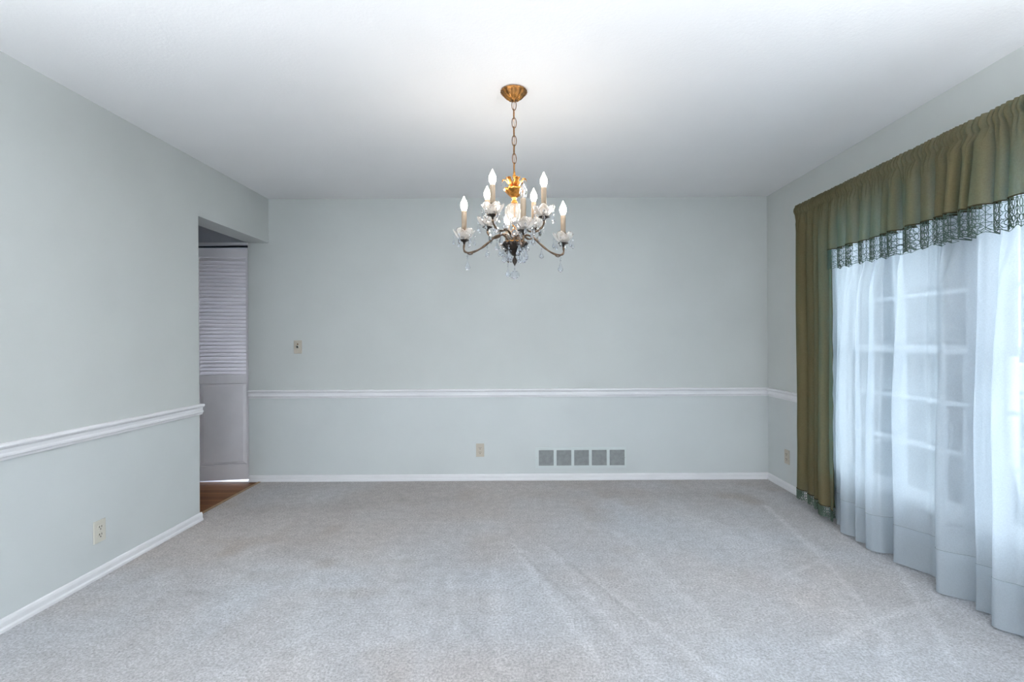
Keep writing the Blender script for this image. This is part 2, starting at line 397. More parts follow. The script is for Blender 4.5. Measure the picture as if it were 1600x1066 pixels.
# left wall: solid run, plus header over the opening
b = MB().box(XL - TL, XL, YR, OPY, -0.06, ZC); b.box(XL - TL, XL, OPY, YB, OPZ, ZC)
b.build('wall_left', M['wall'], **ST)
MB().box(XL - TL - 0.005, XR + 0.15, YB, YB + 0.12, -0.06, ZC).build('wall_back', M['wall'], **ST)
MB().box(-4.2, XL - TL - 0.006, YB + 0.01, YB + 0.12, 2.066, ZC).build('wall_hall', M['hallwall'], **ST)
b = MB()
b.box(-4.3, -4.2, 0.7, 5.3, -0.06, ZC); b.box(-4.2, XL - TL, 0.7, 0.8, -0.06, ZC)
b.box(-4.2, -3.3, 5.2, 5.3, -.06, ZC); b.box(-2.6, XL - TL, 5.2, 5.3, -.06, ZC); b.box(-3.3, -2.6, 5.2, 5.3, 1.5, ZC); b.box(XL - TL, XL - TL + .1, YB + .13, 5.3, -.06, ZC)
b.build('wall_hall_side', M['hallwall'], **ST)
T = 0.16
b = MB()
b.box(XR, XR + T, YR, WY0, -0.06, ZC); b.box(XR, XR + T, WY1, YB, -0.06, ZC)
b.box(XR, XR + T, WY0, WY1, -0.06, WZ0); b.box(XR, XR + T, WY0, WY1, WZ1, ZC)
b.build('wall_right', M['wall'], **ST)
# rear wall of the adjoining living room behind the camera, with an unseen window added to light the room
RW = (-1.75, 1.75, 0.45, 2.15)
b = MB()
b.box(XL - TL, RW[0], YR - 0.12, YR, -0.06, ZC); b.box(RW[1], XR + T, YR - 0.12, YR, -0.06, ZC)
b.box(RW[0], RW[1], YR - 0.12, YR, -0.06, RW[2]); b.box(RW[0], RW[1], YR - 0.12, YR, RW[3], ZC)
b.build('wall_rear', M['wall'], **ST)
b = MB()
fw = 0.06
b.box(RW[0], RW[0] + fw, YR - 0.1, YR - 0.03, RW[2], RW[3]); b.box(RW[1] - fw, RW[1], YR - 0.1, YR - 0.03, RW[2], RW[3])
b.box(RW[0] + fw, RW[1] - fw, YR - 0.1, YR - 0.03, RW[2], RW[2] + fw); b.box(RW[0] + fw, RW[1] - fw, YR - 0.1, YR - 0.03, RW[3] - fw, RW[3])
for x in (-0.6, 0.6): b.box(x - 0.03, x + 0.03, YR - 0.09, YR - 0.04, RW[2] + fw, RW[3] - fw)
wr = b.build('added_window_3', M['sill'], **ST)
MB().box(RW[0] + fw, RW[1] - fw, YR - 0.066, YR - 0.062, RW[2] + fw, RW[3] - fw).build('pane', M['pane'], wr)  # glass of the added rear window

# mouldings: profile (out from wall, height), run along a wall
def moulding(prof, p0, p1, out, name):
    d = Vector(p1) - Vector(p0); o_ = Vector(out); b = MB(); n = len(prof)
    vs = [Vector(p) + o_ * a + Vector((0, 0, z)) for p in (p0, p1) for a, z in prof]
    fs = [(j, (j + 1) % n, n + (j + 1) % n, n + j) for j in range(n)] + [tuple(range(n))[::-1], tuple(range(n, 2 * n))]
    b.add(vs, fs); return b.build(name, M['trim'], **ST)
base = [(0, 0), (.016, 0), (.016, .012), (.011, .02), (.011, .04), (.008, .05), (.004, .055), (0, .055)]
rail = [(0, .718), (.008, .718), (.010, .728), (.016, .734), (.016, .742), (.011, .748), (.011, .764), (.020, .770), (.026, .778), (.024, .786), (.018, .790), (0, .790)]
moulding(base, (XL, YR, 0), (XL, OPY + 0.012, 0), (1, 0, 0), 'baseboard_left')
moulding(base, (XL - TL, YB, 0), (XR - .001, YB, 0), (0, -1, 0), 'baseboard_back')
moulding(base, (XR, YR, 0), (XR, YB - .017, 0), (-1, 0, 0), 'baseboard_right')
moulding(rail, (XL, YR, 0), (XL, OPY + 0.02, 0), (1, 0, 0), 'trim_1')
moulding(rail, (XL - TL, YB, 0), (XR - .001, YB, 0), (0, -1, 0), 'trim_2')
moulding(rail, (XR, WY1 + .075, 0), (XR, YB - .027, 0), (-1, 0, 0), 'trim_3')

# ---- windows: two double hung units side by side
def window(name, y0, y1):
    x0 = XR + 0.02
    b = MB(); f = .035
    b.box(x0, x0 + .12, y0, y0 + f, WZ0, WZ1); b.box(x0, x0 + .12, y1 - f, y1, WZ0, WZ1)
    b.box(x0, x0 + .12, y0 + f, y1 - f, WZ0, WZ0 + f); b.box(x0, x0 + .12, y0 + f, y1 - f, WZ1 - f, WZ1)
    root = b.build(name, M['sill'], **ST)
    def sash(nm, xs, za, zb):
        b = MB(); s_ = .042; ya, yb = y0 + f, y1 - f
        b.box(xs, xs + .03, ya, ya + s_, za, zb); b.box(xs, xs + .03, yb - s_, yb, za, zb)
        b.box(xs, xs + .03, ya + s_, yb - s_, za, za + s_); b.box(xs, xs + .03, ya + s_, yb - s_, zb - s_, zb)
        h = (zb - za - 2 * s_)
        for k in (1, 2):
            z = za + s_ + h * k / 3; b.box(xs + .004, xs + .026, ya + s_, yb - s_, z - .010, z + .010)
        so = b.build(nm, M['sill'], root)
        MB().box(xs + .013, xs + .017, ya + s_, yb - s_, za + s_, zb - s_).build('pane', M['pane'], so)
    zm = 1.15
    sash('lower_sash', x0 + .02, WZ0 + f, zm + .02); sash('upper_sash', x0 + .055, zm - .02, WZ1 - f)
    b = MB(); b.box(x0 + .002, x0 + .019, (y0 + y1) / 2 - .03, (y0 + y1) / 2 + .03, zm + .001, zm + .014); b.build('sash_lock', M['screw'], root)
YM = 2.245
window('window_1', YM + .03, WY1); window('window_2', WY0, YM - .03)
b = MB(); c = .07; t0 = XR - .010
b.box(t0, XR, WY0 - c, WY0, WZ0 - .02, WZ1 + c); b.box(t0, XR, WY1, WY1 + c, WZ0 - .02, WZ1 + c); b.box(t0, XR, WY0, WY1, WZ1, WZ1 + c)
b.box(XR - .008, XR + .14, YM - .029, YM + .029, WZ0, WZ1); b.box(t0, XR + .02, WY0 - c, WY1 + c, WZ0 - .045, WZ0 - .02); b.box(t0 + .002, XR, WY0 - c, WY1 + c, WZ0 - .10, WZ0 - .045)
b.box(XR, XR + .14, WY0, WY1, WZ0 - .02, WZ0 - .0005)
b.build('trim_5', M['sill'], **ST)

# ---- bifold louvred door in the hall, standing slightly folded
DX = XL - TL - 0.004
def leaf(width, parent, loc, rz):
    h0, h1 = 0.018, 2.012; th = .028
    b = MB(); stl, str_ = .040, .030
    b.box(-width, -width + stl, -th / 2, th / 2, h0, h1); b.box(-str_, 0, -th / 2, th / 2, h0, h1)
    b.box(-width + stl, -str_, -th / 2, th / 2, h1 - .075, h1); b.box(-width + stl, -str_, -th / 2, th / 2, h0, h0 + .13); b.box(-width + stl, -str_, -th / 2, th / 2, .85, .92)
    lf = b.build('leaf', M['door'], parent, loc=loc); lf.rotation_euler = (0, 0, rz)
    # louvres
    n = 32; za, zb = .922, h1 - .078; b = MB(); dz = (zb - za) / n
    for i in range(n):
        z = za + dz * (i + .5); a = math.radians(44)
        hw, ht = .021, .004; vs = []
        for x in (-width + stl + .001, -str_ - .001):
            for (p, q) in ((-hw, -ht), (hw, -ht), (hw, ht), (-hw, ht)):
                vs.append((x, (p * math.cos(a) - q * math.sin(a)) * .7, z + p * math.sin(a) + q * math.cos(a)))
        b.add(vs, [(0, 1, 2, 3), (7, 6, 5, 4), (0, 4, 5, 1), (1, 5, 6, 2), (2, 6, 7, 3), (3, 7, 4, 0)])
    b.build('louvers', M['door'], lf)
    # raised lower panel
    xa, xb, z0, z1 = -width + stl, -str_, h0 + .13, .85; b = MB(); i1 = .028
    vs = [(xa, 0, z0), (xb, 0, z0), (xb, 0, z1), (xa, 0, z1), (xa + .006, -.006, z0 + .006), (xb - .006, -.006, z0 + .006), (xb - .006, -.006, z1 - .006), (xa + .006, -.006, z1 - .006)]
    vs += [(xa + i1, -.011, z0 + i1), (xb - i1, -.011, z0 + i1), (xb - i1, -.011, z1 - i1), (xa + i1, -.011, z1 - i1)]
    vs += [(xa, .006, z0), (xb, .006, z0), (xb, .006, z1), (xa, .006, z1)]
    fs = []
    for k in (0, 4):
        for j in range(4): fs.append((k + j, k + (j + 1) % 4, k + 4 + (j + 1) % 4, k + 4 + j))
    fs += [(8, 9, 10, 11), (15, 14, 13, 12)]
    b.add(vs, fs).build('raised_panel', M['door'], lf)
    return lf
door = empty('door_1', (DX, YB + .03, 0), **ST)
A1 = math.radians(9)
W1 = 0.44
leaf(W1, door, (0.0, 0, 0), A1)
leaf(W1, door, (-(W1 + .004) * math.cos(A1), -(W1 + .004) * math.sin(A1), 0), -A1)
MB().box(-1.6, 0.0, -.018, .03, 2.024, 2.04).build('track', M['track'], door)
# head casing of the closet
MB().box(-4.2, DX, YB - .008, YB + .11, 2.042, 2.066).build('trim_6', M['trim'], **ST)
MB().box(DX - .001, DX + .003, YB + .001, YB + .05, 0, 2.04).build('trim_7', M['track'], **ST)

# ================================================================== curtains
def smooth_noise(seed):
    r = random.Random(seed); tb = [r.random() for _ in range(512)]
    def f(x):
        i = math.floor(x); t = x - i; t = t * t * (3 - 2 * t)
        return tb[i % 512] * (1 - t) + tb[(i + 1) % 512] * t
    return f
def folds(y0, y1, lo, hi, seed):
    """crease positions, and a profile 0 (in the crease) to 1 (front of the fold)"""
    r = random.Random(seed); cr = [y0]
    while cr[-1] < y1: cr.append(cr[-1] + r.uniform(lo, hi))
    amp = [r.uniform(.40, 1.0) for _ in cr]; sk = [r.uniform(.35, .65) for _ in cr]
    def f(y):
        for i in range(len(cr) - 1):
            if cr[i] <= y < cr[i + 1]:
                t = (y - cr[i]) / (cr[i + 1] - cr[i]); s_ = sk[i]
                t = t / s_ * .5 if t < s_ else .5 + (t - s_) / (1 - s_) * .5
                return amp[i] * (1 - abs(2 * t - 1) ** 3.2)
        return 0
    return f
ZT, ZH = 2.172, 2.104
def header(y, z, g1, g2):
    """gathered rod pocket: tight ruffles; returns offset towards the room"""
    if z > ZT - .012: k = .9; bulge = .000
    elif z > ZH: k = 1.0; t = (z - ZH) / (ZT - .012 - ZH); bulge = .010 * math.sin(PI * t)
    else: k = max(0, 1 - (ZH - z) / .10); bulge = 0
    rf = 1.8 * abs(math.sin(y * 135 + 7 * g1(y * 7))) ** .6 - .9 + (g2(y * 60) - .5) * .8
    return bulge + k * .0135 * rf
LACE_R = .0015
def lace_lines(h, n):
    """polylines in (u,v), u in cells, v down 0..h: crocheted loops, net and a pointed edge"""
    out = []
    for c in range(n):
        def el(cu, cv, ru, rv, m=9): return [(c + cu + ru * math.cos(2 * PI * k / m), cv + rv * math.sin(2 * PI * k / m)) for k in range(m + 1)]
        out.append(el(.5, h * .22, .17, h * .13)); out.append(el(.5, h * .47, .15, h * .11)); out.append(el(.5, h * .70, .20, h * .10))
        out.append([(c + .5, 0), (c + .5, h * .09)]); 
        out.append([(c, 0), (c + .22, h * .12), (c, h * .26), (c + .26, h * .38), (c, h * .52), (c + .28, h * .62), (c, h * .76), (c + .22, h * .86)])
        out.append([(c + 1, 0), (c + .78, h * .12), (c + 1, h * .26), (c + .74, h * .38), (c + 1, h * .52), (c + .72, h * .62), (c + 1, h * .76), (c + .78, h * .86)])
        out.append([(c, h * .82), (c + .25, h * .93), (c + .5, h), (c + .75, h * .93), (c + 1, h * .82)])
        out.append([(c, h * .76), (c + .3, h * .86), (c + .5, h * .83), (c + .7, h * .86), (c + 1, h * .76)])
        out.append([(c + .5, h * .83), (c + .5, h)]); out.append([(c, 0), (c, h * .82)])
        out.append([(c, h * .05), (c + 1, h * .05)]); out.append([(c, h * .35), (c + 1, h * .35)]); out.append([(c, h * .60), (c + 1, h * .60)]); out.append([(c, h * .9), (c + .5, h * .97), (c + 1, h * .9)])
        out.append([(c + .5, h * .60), (c + .1, h * .70), (c + .5, h * .80), (c + .9, h * .70), (c + .5, h * .60)])
    return out
def make_lace(surf, s0, s1, h, cell, parent, zlow, r=LACE_R):
    n = max(1, int((s1 - s0) / cell)); cell = (s1 - s0) / n; b = MB()
    for ln in lace_lines(h, n):
        b.tube([surf(s0 + u * cell, v) for u, v in ln], r, 3, cap=False)
    return b.build('lace_trim', M['lace'], parent)

def fabric_panel(root, y0, y1, zbot, lo, hi, seed, amp, lace_h, cell, ret=None, amp0=.25, tilt=0.0, lr=LACE_R, hang=0.0):
    g1, g2 = smooth_noise(seed), smooth_noise(seed + 1); ff = folds(y0 - .12, y1 + .2, lo, hi, seed + 2); sw = smooth_noise(seed + 5)
    def pos(y, z):
        zb = zbot + tilt * (y - y0)
        d = min(1, max(0, (ZH - z) / (ZH - zb)))
        k = amp0 * min(1, (ZH - z) / .05) + (1 - amp0) * d ** .7 if z < ZH else 0
        x = XBASE - header(y, z, g1, g2) - amp * k * (ff(y + .012 * math.sin(z * 3 + y * 9) * d) - .35) + hang * d
        yy = y + .014 * k * (sw(y * 22) - .5)
        return (x, yy, z)
    n = int((y1 - y0) / .0032); zs = list(np.linspace(ZT, ZH - .02, 16)) 
    nb = 36
    def P(i, j):
        y = y0 + (y1 - y0) * i / (n - 1); zb = zbot + tilt * (y - y0)
        z = zs[j] if j < 16 else zs[-1] + (zb - zs[-1]) * (j - 15) / nb
        p = pos(y, z)
        if j == 0: p = (p[0] + .004, p[1], p[2] + .002 * g2(y * 90))
        return p
    b = MB(); b.grid(P, n, 16 + nb); b.build('fabric', M['olive'], root, smooth=True)
    if ret:   # the end that turns back to the wall
        ye = y1 if ret > 0 else y0
        b = MB()
        def R(i, j):
            p = P(n - 1 if ret > 0 else 0, j); t = i / 8
            return (p[0] + (XR - .004 - p[0]) * t, p[1] + ret * .006 * math.sin(t * 5), p[2])
        b.grid(R, 9, 16 + nb); b.build('return', M['olive'], root, smooth=True)
    surf = lambda y, v: (lambda q: (q[0] - .001, q[1], q[2] - v))(pos(y, zbot + tilt * (y - y0)))
    b = MB(); b.tube([surf(y0 + (y1 - y0) * i / 400, -.002) for i in range(401)], .0028, 5); b.build('piping', M['piping'], root)
    if lace_h: make_lace(surf, y0, y1, lace_h, cell, root, zbot, lr)
    return pos
XBASE = 1.985
def V(name, lab, cat, group=None):
    r = empty(name, (XBASE, 0, 0), label=lab, category=cat)
    r.matrix_world = Matrix.Identity(4)
    if group: r['group'] = group
    return r
val = V('curtain_valance', 'gathered olive green valance with crocheted lace edge across the top of the window', 'valance')
fabric_panel(val, 1.412, 3.078, 1.775, .045, .110, 11, .100, .128, .026, amp0=.5)
dr = V('drape_panel', 'long olive green drape gathered at the far end of the window beside the back corner', 'drape', None)
fabric_panel(dr, 3.0615, 3.47, .108, .045, .110, 31, .072, .070, .014, lr=.0019, ret=1, amp0=.6, tilt=.09, hang=.012)
dn = V('drape_panel', 'long olive green drape gathered at the near end of the window towards the viewer', 'drape', None)
fabric_panel(dn, 1.01, 1.42, .108, .045, .110, 41, .072, .070, .014, lr=.0019, ret=-1, amp0=.6, hang=.012)
# rod inside the pocket, returning to the wall
b = MB()
b.tube([(XR - .001, 3.463, 2.138), (2.04, 3.463, 2.138), (2.022, 3.45, 2.138), (2.02, 3.4, 2.138), (2.02, 2.2, 2.138), (2.02, 1.08, 2.138), (2.022, 1.03, 2.138), (2.04, 1.018, 2.138), (XR - .001, 1.018, 2.138)], .006, 8)
b.build('curtain_rod', M['trim'], smooth=True, label='slim white curtain rod inside the gathered heading of the olive valance', category='curtain rod')

# sheer: plan of the pleats at the hem, (y, x)
ctrl = [(3.30, 2.085), (3.24, 2.06), (3.18, 2.085), (3.12, 2.055), (3.085, 2.02), (3.01, 2.03), (2.924, 1.955), (2.85, 2.01), (2.80, 1.965), (2.742, 2.01), (2.70, 1.95), (2.66, 1.985),
        (2.675, 2.07), (2.61, 2.075), (2.54, 1.98), (2.465, 2.035), (2.40, 2.065), (2.345, 2.055), (2.22, 1.947), (2.175, 2.07), (2.095, 1.995), (2.05, 2.045), (1.953, 1.945), (1.905, 1.99), (1.87, 2.06),
        (1.80, 1.96), (1.73, 2.05), (1.65, 1.95), (1.60, 2.06), (1.52, 1.965), (1.46, 2.05), (1.38, 2.06), (1.30, 2.08), (1.22, 2.06), (1.14, 2.085)]
C = catmull([(y, x, 0) for y, x in ctrl], 12)
sh = V('sheer_curtain', 'white sheer voile curtain hanging in pleats to the carpet in front of the window', 'sheer curtain')
g3 = smooth_noise(77)
def sheer_pos(i, z):
    y, x, _ = C[i]; d = min(1, max(0, (2.12 - z) / 2.1))
    k = .45 + .55 * min(1, d * 1.6)
    mid = 2.056 - .024 * min(1, d * 1.5)
    xx = mid + (x - mid) * k + .006 * math.sin(z * 4 + y * 13) * (1 - d) * d * 4
    ym = y + .55 * (mid - xx)
    lim = 2.024 - .10 * min(1, max(0, (1.64 - z) / .35)); xx = xx if xx > lim else lim - .004 * math.tanh((lim - xx) / .02)
    fine = (.007 - .003 * d) * math.sin(i * .62 + 3 * g3(i * .11) + .5 * math.sin(z * 2.2))
    return (min(2.092, xx + fine), ym + .01 * math.sin(z * 2.1 + y * 11) * (1 - d) * 2 * d, z)
HZ = .215
zs = list(np.linspace(2.13, HZ, 44))
b = MB(); b.grid(lambda i, j: sheer_pos(i, zs[j]), len(C), 44); b.build('voile', M['sheer'], sh, smooth=True)
zb_ = lambda i: .010 + .006 * g3(i * .07 + 9)
b = MB(); b.grid(lambda i, j: sheer_pos(i, HZ + (zb_(i) - HZ) * j / 8), len(C), 9); b.build('hem', M['hem'], sh, smooth=True)
b = MB(); b.tube([(lambda p: (p[0] - .0012, p[1], p[2]))(sheer_pos(i, HZ)) for i in range(len(C))], .0011, 4); b.build('hem_stitching', M['hemline'], sh)
b = MB(); b.tube([(XR - .001, 3.34, 2.135), (2.085, 3.34, 2.135), (2.075, 3.33, 2.135), (2.075, 1.11, 2.135), (2.085, 1.10, 2.135), (XR - .001, 1.10, 2.135)], .005, 8)
b.build('curtain_rod', M['trim'], smooth=True, label='slim inner rod behind the valance carrying the white sheer curtain', category='curtain rod')

# ================================================================== chandelier
CHX, CHY = -.038, 2.366
ch = empty('chandelier', (CHX, CHY, ZC), label='brass and crystal chandelier with eight candle lights hanging from the ceiling', category='chandelier')
def cz(z): return z - ZC
def cp(o, *a): return o
def pl(pr): return [(r, cz(z)) for r, z in pr]
# canopy
b = MB()
b.lathe([(.0, 0), (.056, 0), (.064, -.003), (.066, -.008), (.062, -.011), (.056, -.012), (.050, -.020), (.040, -.031), (.028, -.039), (.016, -.043), (.008, -.045), (.0055, -.052), (.001, -.054)], 72,
        flute=lambda a, j, r, z: (1 + (.05 * math.cos(12 * a) if 5 <= j <= 9 else (.02 * math.cos(24 * a) if j > 1 else 0)), (-.003 * abs(math.cos(6 * a)) if 5 <= j <= 8 else 0)))
can = b.build('ceiling_canopy', M['canopy'], ch, smooth=True)
# petals pressed onto the canopy
b = MB()
for k in range(12):
    a = 2 * PI * k / 12
    for t0, r0, r1, w0 in ((0, .058, .036, .011), (PI / 12, .044, .018, .008)):
        aa = a + t0; pts = []
        ca, sa = math.cos(aa), math.sin(aa)
        def q(r, s_, dz): 
            z = -.012 - (.056 - r) * .86; return (r * ca - s_ * sa, r * sa + s_ * ca, z - .005 + dz)
        rm = (r0 + r1) / 2
        vs = [q(r0, 0, .0), q(rm + .004, w0 * .6, 0), q(r1, w0 * .15, 0), q(r1, -w0 * .15, 0), q(rm + .004, -w0 * .6, 0), q(rm, 0, -.004)]
        b.add(vs, [(0, 1, 5), (1, 2, 5), (2, 3, 5), (3, 4, 5), (4, 0, 5)])
b.build('petal_relief', M['gold'], can)
# chain
nl = 8; ztop, zbt = 2.392, 2.040; stp = (ztop - zbt) / nl
for k in range(nl):
    zc_ = ztop - stp * (k + .5); hl = stp / 2 + .0035; hw = .0105; pts = []
    for i in range(20):
        a = 2 * PI * i / 20; cx, sx_ = math.cos(a), math.sin(a)
        x = hw * cx * (1 if abs(cx) < .5 else 1); z = math.copysign(min(1, abs(sx_) ** .8), sx_) * hl
        pts.append((x, 0, z))
    rot = (0.15 if k % 2 == 0 else PI / 2 - .15) + (.35 if k > 4 else 0)
    pts = [(x * math.cos(rot), x * math.sin(rot), z) for x, y, z in pts]
    MB().tube(pts, .0021, 8, closed=True).build('chain_link', M['gold_dark'], ch, smooth=True, loc=(.0005 * (-1) ** k, 0, cz(zc_)))
MB().tube([(.001 * math.sin(i * 1.3), .0025 * math.cos(i * 1.3), cz(2.39 - .35 * i / 30)) for i in range(31)], .0013, 5).build('power_cord', M['gold'], ch)
# central stem
b = MB()
b.lathe(pl([(0, 2.045), (.004, 2.044), (.006, 2.036), (.004, 2.03), (.009, 2.022), (.011, 2.012), (.006, 2.0), (.005, 1.985), (.010, 1.972), (.007, 1.96), (.006, 1.93), (.013, 1.912), (.009, 1.902), (.016, 1.893), (.017, 1.886), (.006, 1.88),
                (.0035, 1.86), (.0035, 1.80), (.009, 1.785), (.012, 1.775), (.006, 1.765), (.013, 1.750), (.020, 1.738), (.022, 1.722), (.016, 1.708), (.010, 1.700), (.012, 1.69), (.005, 1.66), (0, 1.65)]), 24)
stem = b.build('central_stem', M['gold'], ch, smooth=True)
# acanthus leaves
def leaf_mesh():
    b = MB(); path = catmull([(.008, 0, cz(1.955)), (.020, 0, cz(1.968)), (.032, 0, cz(1.985)), (.045, 0, cz(2.000)), (.058, 0, cz(1.998)), (.062, 0, cz(1.990))], 3)
    n = len(path)
    def F(i, j):
        t = i / (n - 1); wd = .012 * math.sin(PI * min(1, t * .9 + .1)) * (1 + .25 * math.sin(t * 25)) + .001; s_ = j / 2 - 1
        p = path[i]; return (p.x, wd * s_, p.z + .004 * abs(s_))
    b.grid(F, n, 5); return b
me_leaf = leaf_mesh().mesh('leaf', M['gold'], True)
for k in range(6):
    o = bpy.data.objects.new('leaf', me_leaf); COL.objects.link(o); o.parent = ch; o.rotation_euler = (0, 0, 2 * PI * k / 6 + .9)
    sol = o.modifiers.new('solid', 'SOLIDIFY'); sol.thickness = .0015
for k in range(6):
    a = 2 * PI * k / 6 + .35
    pts = catmull([(.010, 0, cz(1.955)), (.022, 0, cz(1.985)), (.040, 0, cz(2.000)), (.060, 0, cz(1.985)), (.066, 0, cz(1.965))], 5)
    pts = [(p.x * math.cos(a), p.x * math.sin(a), p.z) for p in pts]
    MB().tube(pts, [.003 - .002 * i / len(pts) for i in range(len(pts))], 6).build('glass_spray', M['crystal'], ch, smooth=True)
b = MB()
b.lathe(pl([(.010, 1.912), (.022, 1.918), (.036, 1.930), (.048, 1.944), (.052, 1.950), (.050, 1.953), (.044, 1.946), (.030, 1.935), (.010, 1.925)]), 72,
        flute=lambda a, j, r, z: (1 + .05 * math.cos(12 * a), .004 * abs(math.cos(6 * a)) * (r / .05)))
b.build('upper_dish', M['gold'], ch, smooth=True)
# glass globe and faceted column
b = MB()
b.lathe(pl([(.017, 1.884), (.034, 1.876), (.045, 1.858), (.048, 1.838), (.044, 1.815), (.032, 1.795), (.020, 1.782), (.014, 1.778), (.018, 1.79), (.030, 1.803), (.040, 1.820), (.043, 1.838), (.040, 1.855), (.030, 1.87), (.015, 1.878)]), 72,
        flute=lambda a, j, r, z: (1 + .03 * math.cos(18 * a), 0))
b.build('glass_globe', M['moulded'], ch, smooth=True)
b = MB()
b.lathe(pl([(.012, 1.700), (.030, 1.705), (.040, 1.722), (.030, 1.735), (.024, 1.745), (.022, 1.74), (.032, 1.722), (.026, 1.71), (.012, 1.705)]), 48, flute=lambda a, j, r, z: (1 + .10 * math.cos(8 * a), .004 * math.cos(8 * a)))
b.build('lower_glass_cup', M['moulded'], ch, smooth=True)
# bottom dish
b = MB()
b.lathe(pl([(0, 1.628), (.012, 1.628), (.018, 1.636), (.034, 1.648), (.050, 1.664), (.060, 1.678), (.064, 1.686), (.060, 1.689), (.052, 1.682), (.030, 1.672), (.0, 1.668)]), 96,
        flute=lambda a, j, r, z: (1 + .07 * math.cos(16 * a) * (r / .06), .003 * math.cos(16 * a) * (r / .06)))
dish = b.build('lower_dish', M['bronze'], ch, smooth=True)
b = MB(); b.tube([(.061 * math.cos(2 * PI * i / 64), .061 * math.sin(2 * PI * i / 64), cz(1.690)) for i in range(64)], .002, 6, closed=True); b.build('gilt_rim', M['gold'], dish, smooth=True)
b = MB(); b.lathe(pl([(0, 1.63), (.007, 1.628), (.004, 1.621), (.010, 1.612), (.013, 1.603), (.010, 1.592), (.004, 1.583), (.002, 1.578), (0, 1.577)]), 20); b.build('finial', M['bronze'], dish, smooth=True)

# crystals
def drop_mb(length, width, top=0.0, beads=1):
    """faceted teardrop hanging below z=top on a wire with small beads"""
    b = MB(); z = top; b.tube([(0, 0, z + .004), (0, 0, z - .008 * beads - .006)], .0006, 4)
    for k in range(beads):
        rb = .0052; zc_ = z - .006 - .011 * k
        b.lathe([(0, zc_ + rb), (rb * .75, zc_ + rb * .6), (rb, zc_), (rb * .75, zc_ - rb * .6), (0, zc_ - rb)], 6)
    zt = z - .004 - .011 * beads
    R = width / 2
    b.lathe([(0, zt), (R * .22, zt - length * .06), (R * .50, zt - length * .35), (R * .93, zt - length * .62), (R, zt - length * .74), (R * .72, zt - length * .9), (0, zt - length)], 8)
    return b
me_prism = drop_mb(.036, .015).mesh('crystal_drop', M['crystal'])
me_pend = drop_mb(.050, .027, beads=2).mesh('crystal_pendant', M['crystal'])
me_pend2 = drop_mb(.042, .024, beads=1).mesh('crystal_pendant', M['crystal'])
def inst(name, me, parent, loc, rz=0):
    o = bpy.data.objects.new(name, me); COL.objects.link(o); o.parent = parent; o.location = loc; o.rotation_euler = (0, 0, rz); return o
for k in range(8):
    a = 2 * PI * k / 8 + .3; inst('crystal_pendant', me_pend if k % 2 else me_pend2, dish, (.060 * math.cos(a), .060 * math.sin(a), cz(1.672)), a)
for k in range(6):
    a = 2 * PI * k / 6; inst('crystal_drop', me_prism, dish, (.038 * math.cos(a), .038 * math.sin(a), cz(1.650)), a)
# ball at the bottom
b = MB(); rb = .0225; zc_ = cz(1.533)
b.lathe([(rb * math.sin(PI * j / 8), zc_ + rb * math.cos(PI * j / 8)) for j in range(9)], 12)
b.lathe([(0, cz(1.568)), (.005, cz(1.563)), (0, cz(1.557))], 6); b.tube([(0, 0, cz(1.58)), (0, 0, cz(1.555))], .0007, 4)
b.build('crystal_ball', M['crystal'], dish)

me_rosette = MB()
vs = []
for ring, (r, y) in enumerate(((0, -.006), (.010, -.006), (.019, 0), (.010, .006), (0, .006))):
    for i in range(8): vs.append((r * math.cos(PI * i / 4) * (1 + .12 * (i % 2)), y, r * math.sin(PI * i / 4) * (1 + .12 * (i % 2))))
me_rosette.add(vs, [(g * 8 + i, g * 8 + (i + 1) % 8, g * 8 + 8 + (i + 1) % 8, g * 8 + 8 + i) for g in range(4) for i in range(8)])
me_rosette = me_rosette.mesh('crystal_rosette', M['crystal'])
# bulb shape
bulbp = [(0, 0), (.009, 0), (.0105, .006), (.0155, .018), (.0172, .028), (.0155, .040), (.010, .052), (.005, .062), (.002, .070), (0, .073)]
mb_bulb = MB().lathe(bulbp, 20); me_bulb_on = mb_bulb.mesh('bulb', M['bulb_on'], True); me_bulb_off = mb_bulb.mesh('bulb', M['crystal'], True)
BB = MB().lathe([(0, 0), (.016, .002), (.028, .008), (.041, .020), (.050, .036), (.052, .042), (.048, .040), (.037, .022), (.026, .012), (.014, .006)], 72,
    flute=lambda a, j, r, z: (1 + (.16 * abs(math.cos(3 * a)) ** .6 - .11) * min(1, r / .04), .014 * (abs(math.cos(3 * a)) - .5) * (1 if r > .04 else .3)))
BB.lathe([(.015, .004), (.019, .020), (.0155, .038), (.012, .040), (.012, .006)], 24)
me_bob = BB.mesh('glass_bobeche', M['moulded'], True)
me_pan = MB().lathe([(0, -.022), (.004, -.020), (.007, -.008), (.014, -.003), (.024, 0), (.026, .003), (.020, .004), (0, .004)], 36, flute=lambda a, j, r, z: (1 + (.10 * math.cos(9 * a) if r > .013 else 0), 0)).mesh('drip_pan', M['bronze'], True)
me_col = MB().lathe([(.008, 0), (.0165, .001), (.0175, .005), (.0150, .008), (.0135, .012), (.010, .012)], 24).mesh('candle_collar', M['arm_metal'], True)
me_can = MB().lathe([(.0, 0), (.0125, 0), (.0125, .088), (.0115, .091), (0, .091)], 24).mesh('candle_sleeve', M['candle'], True)
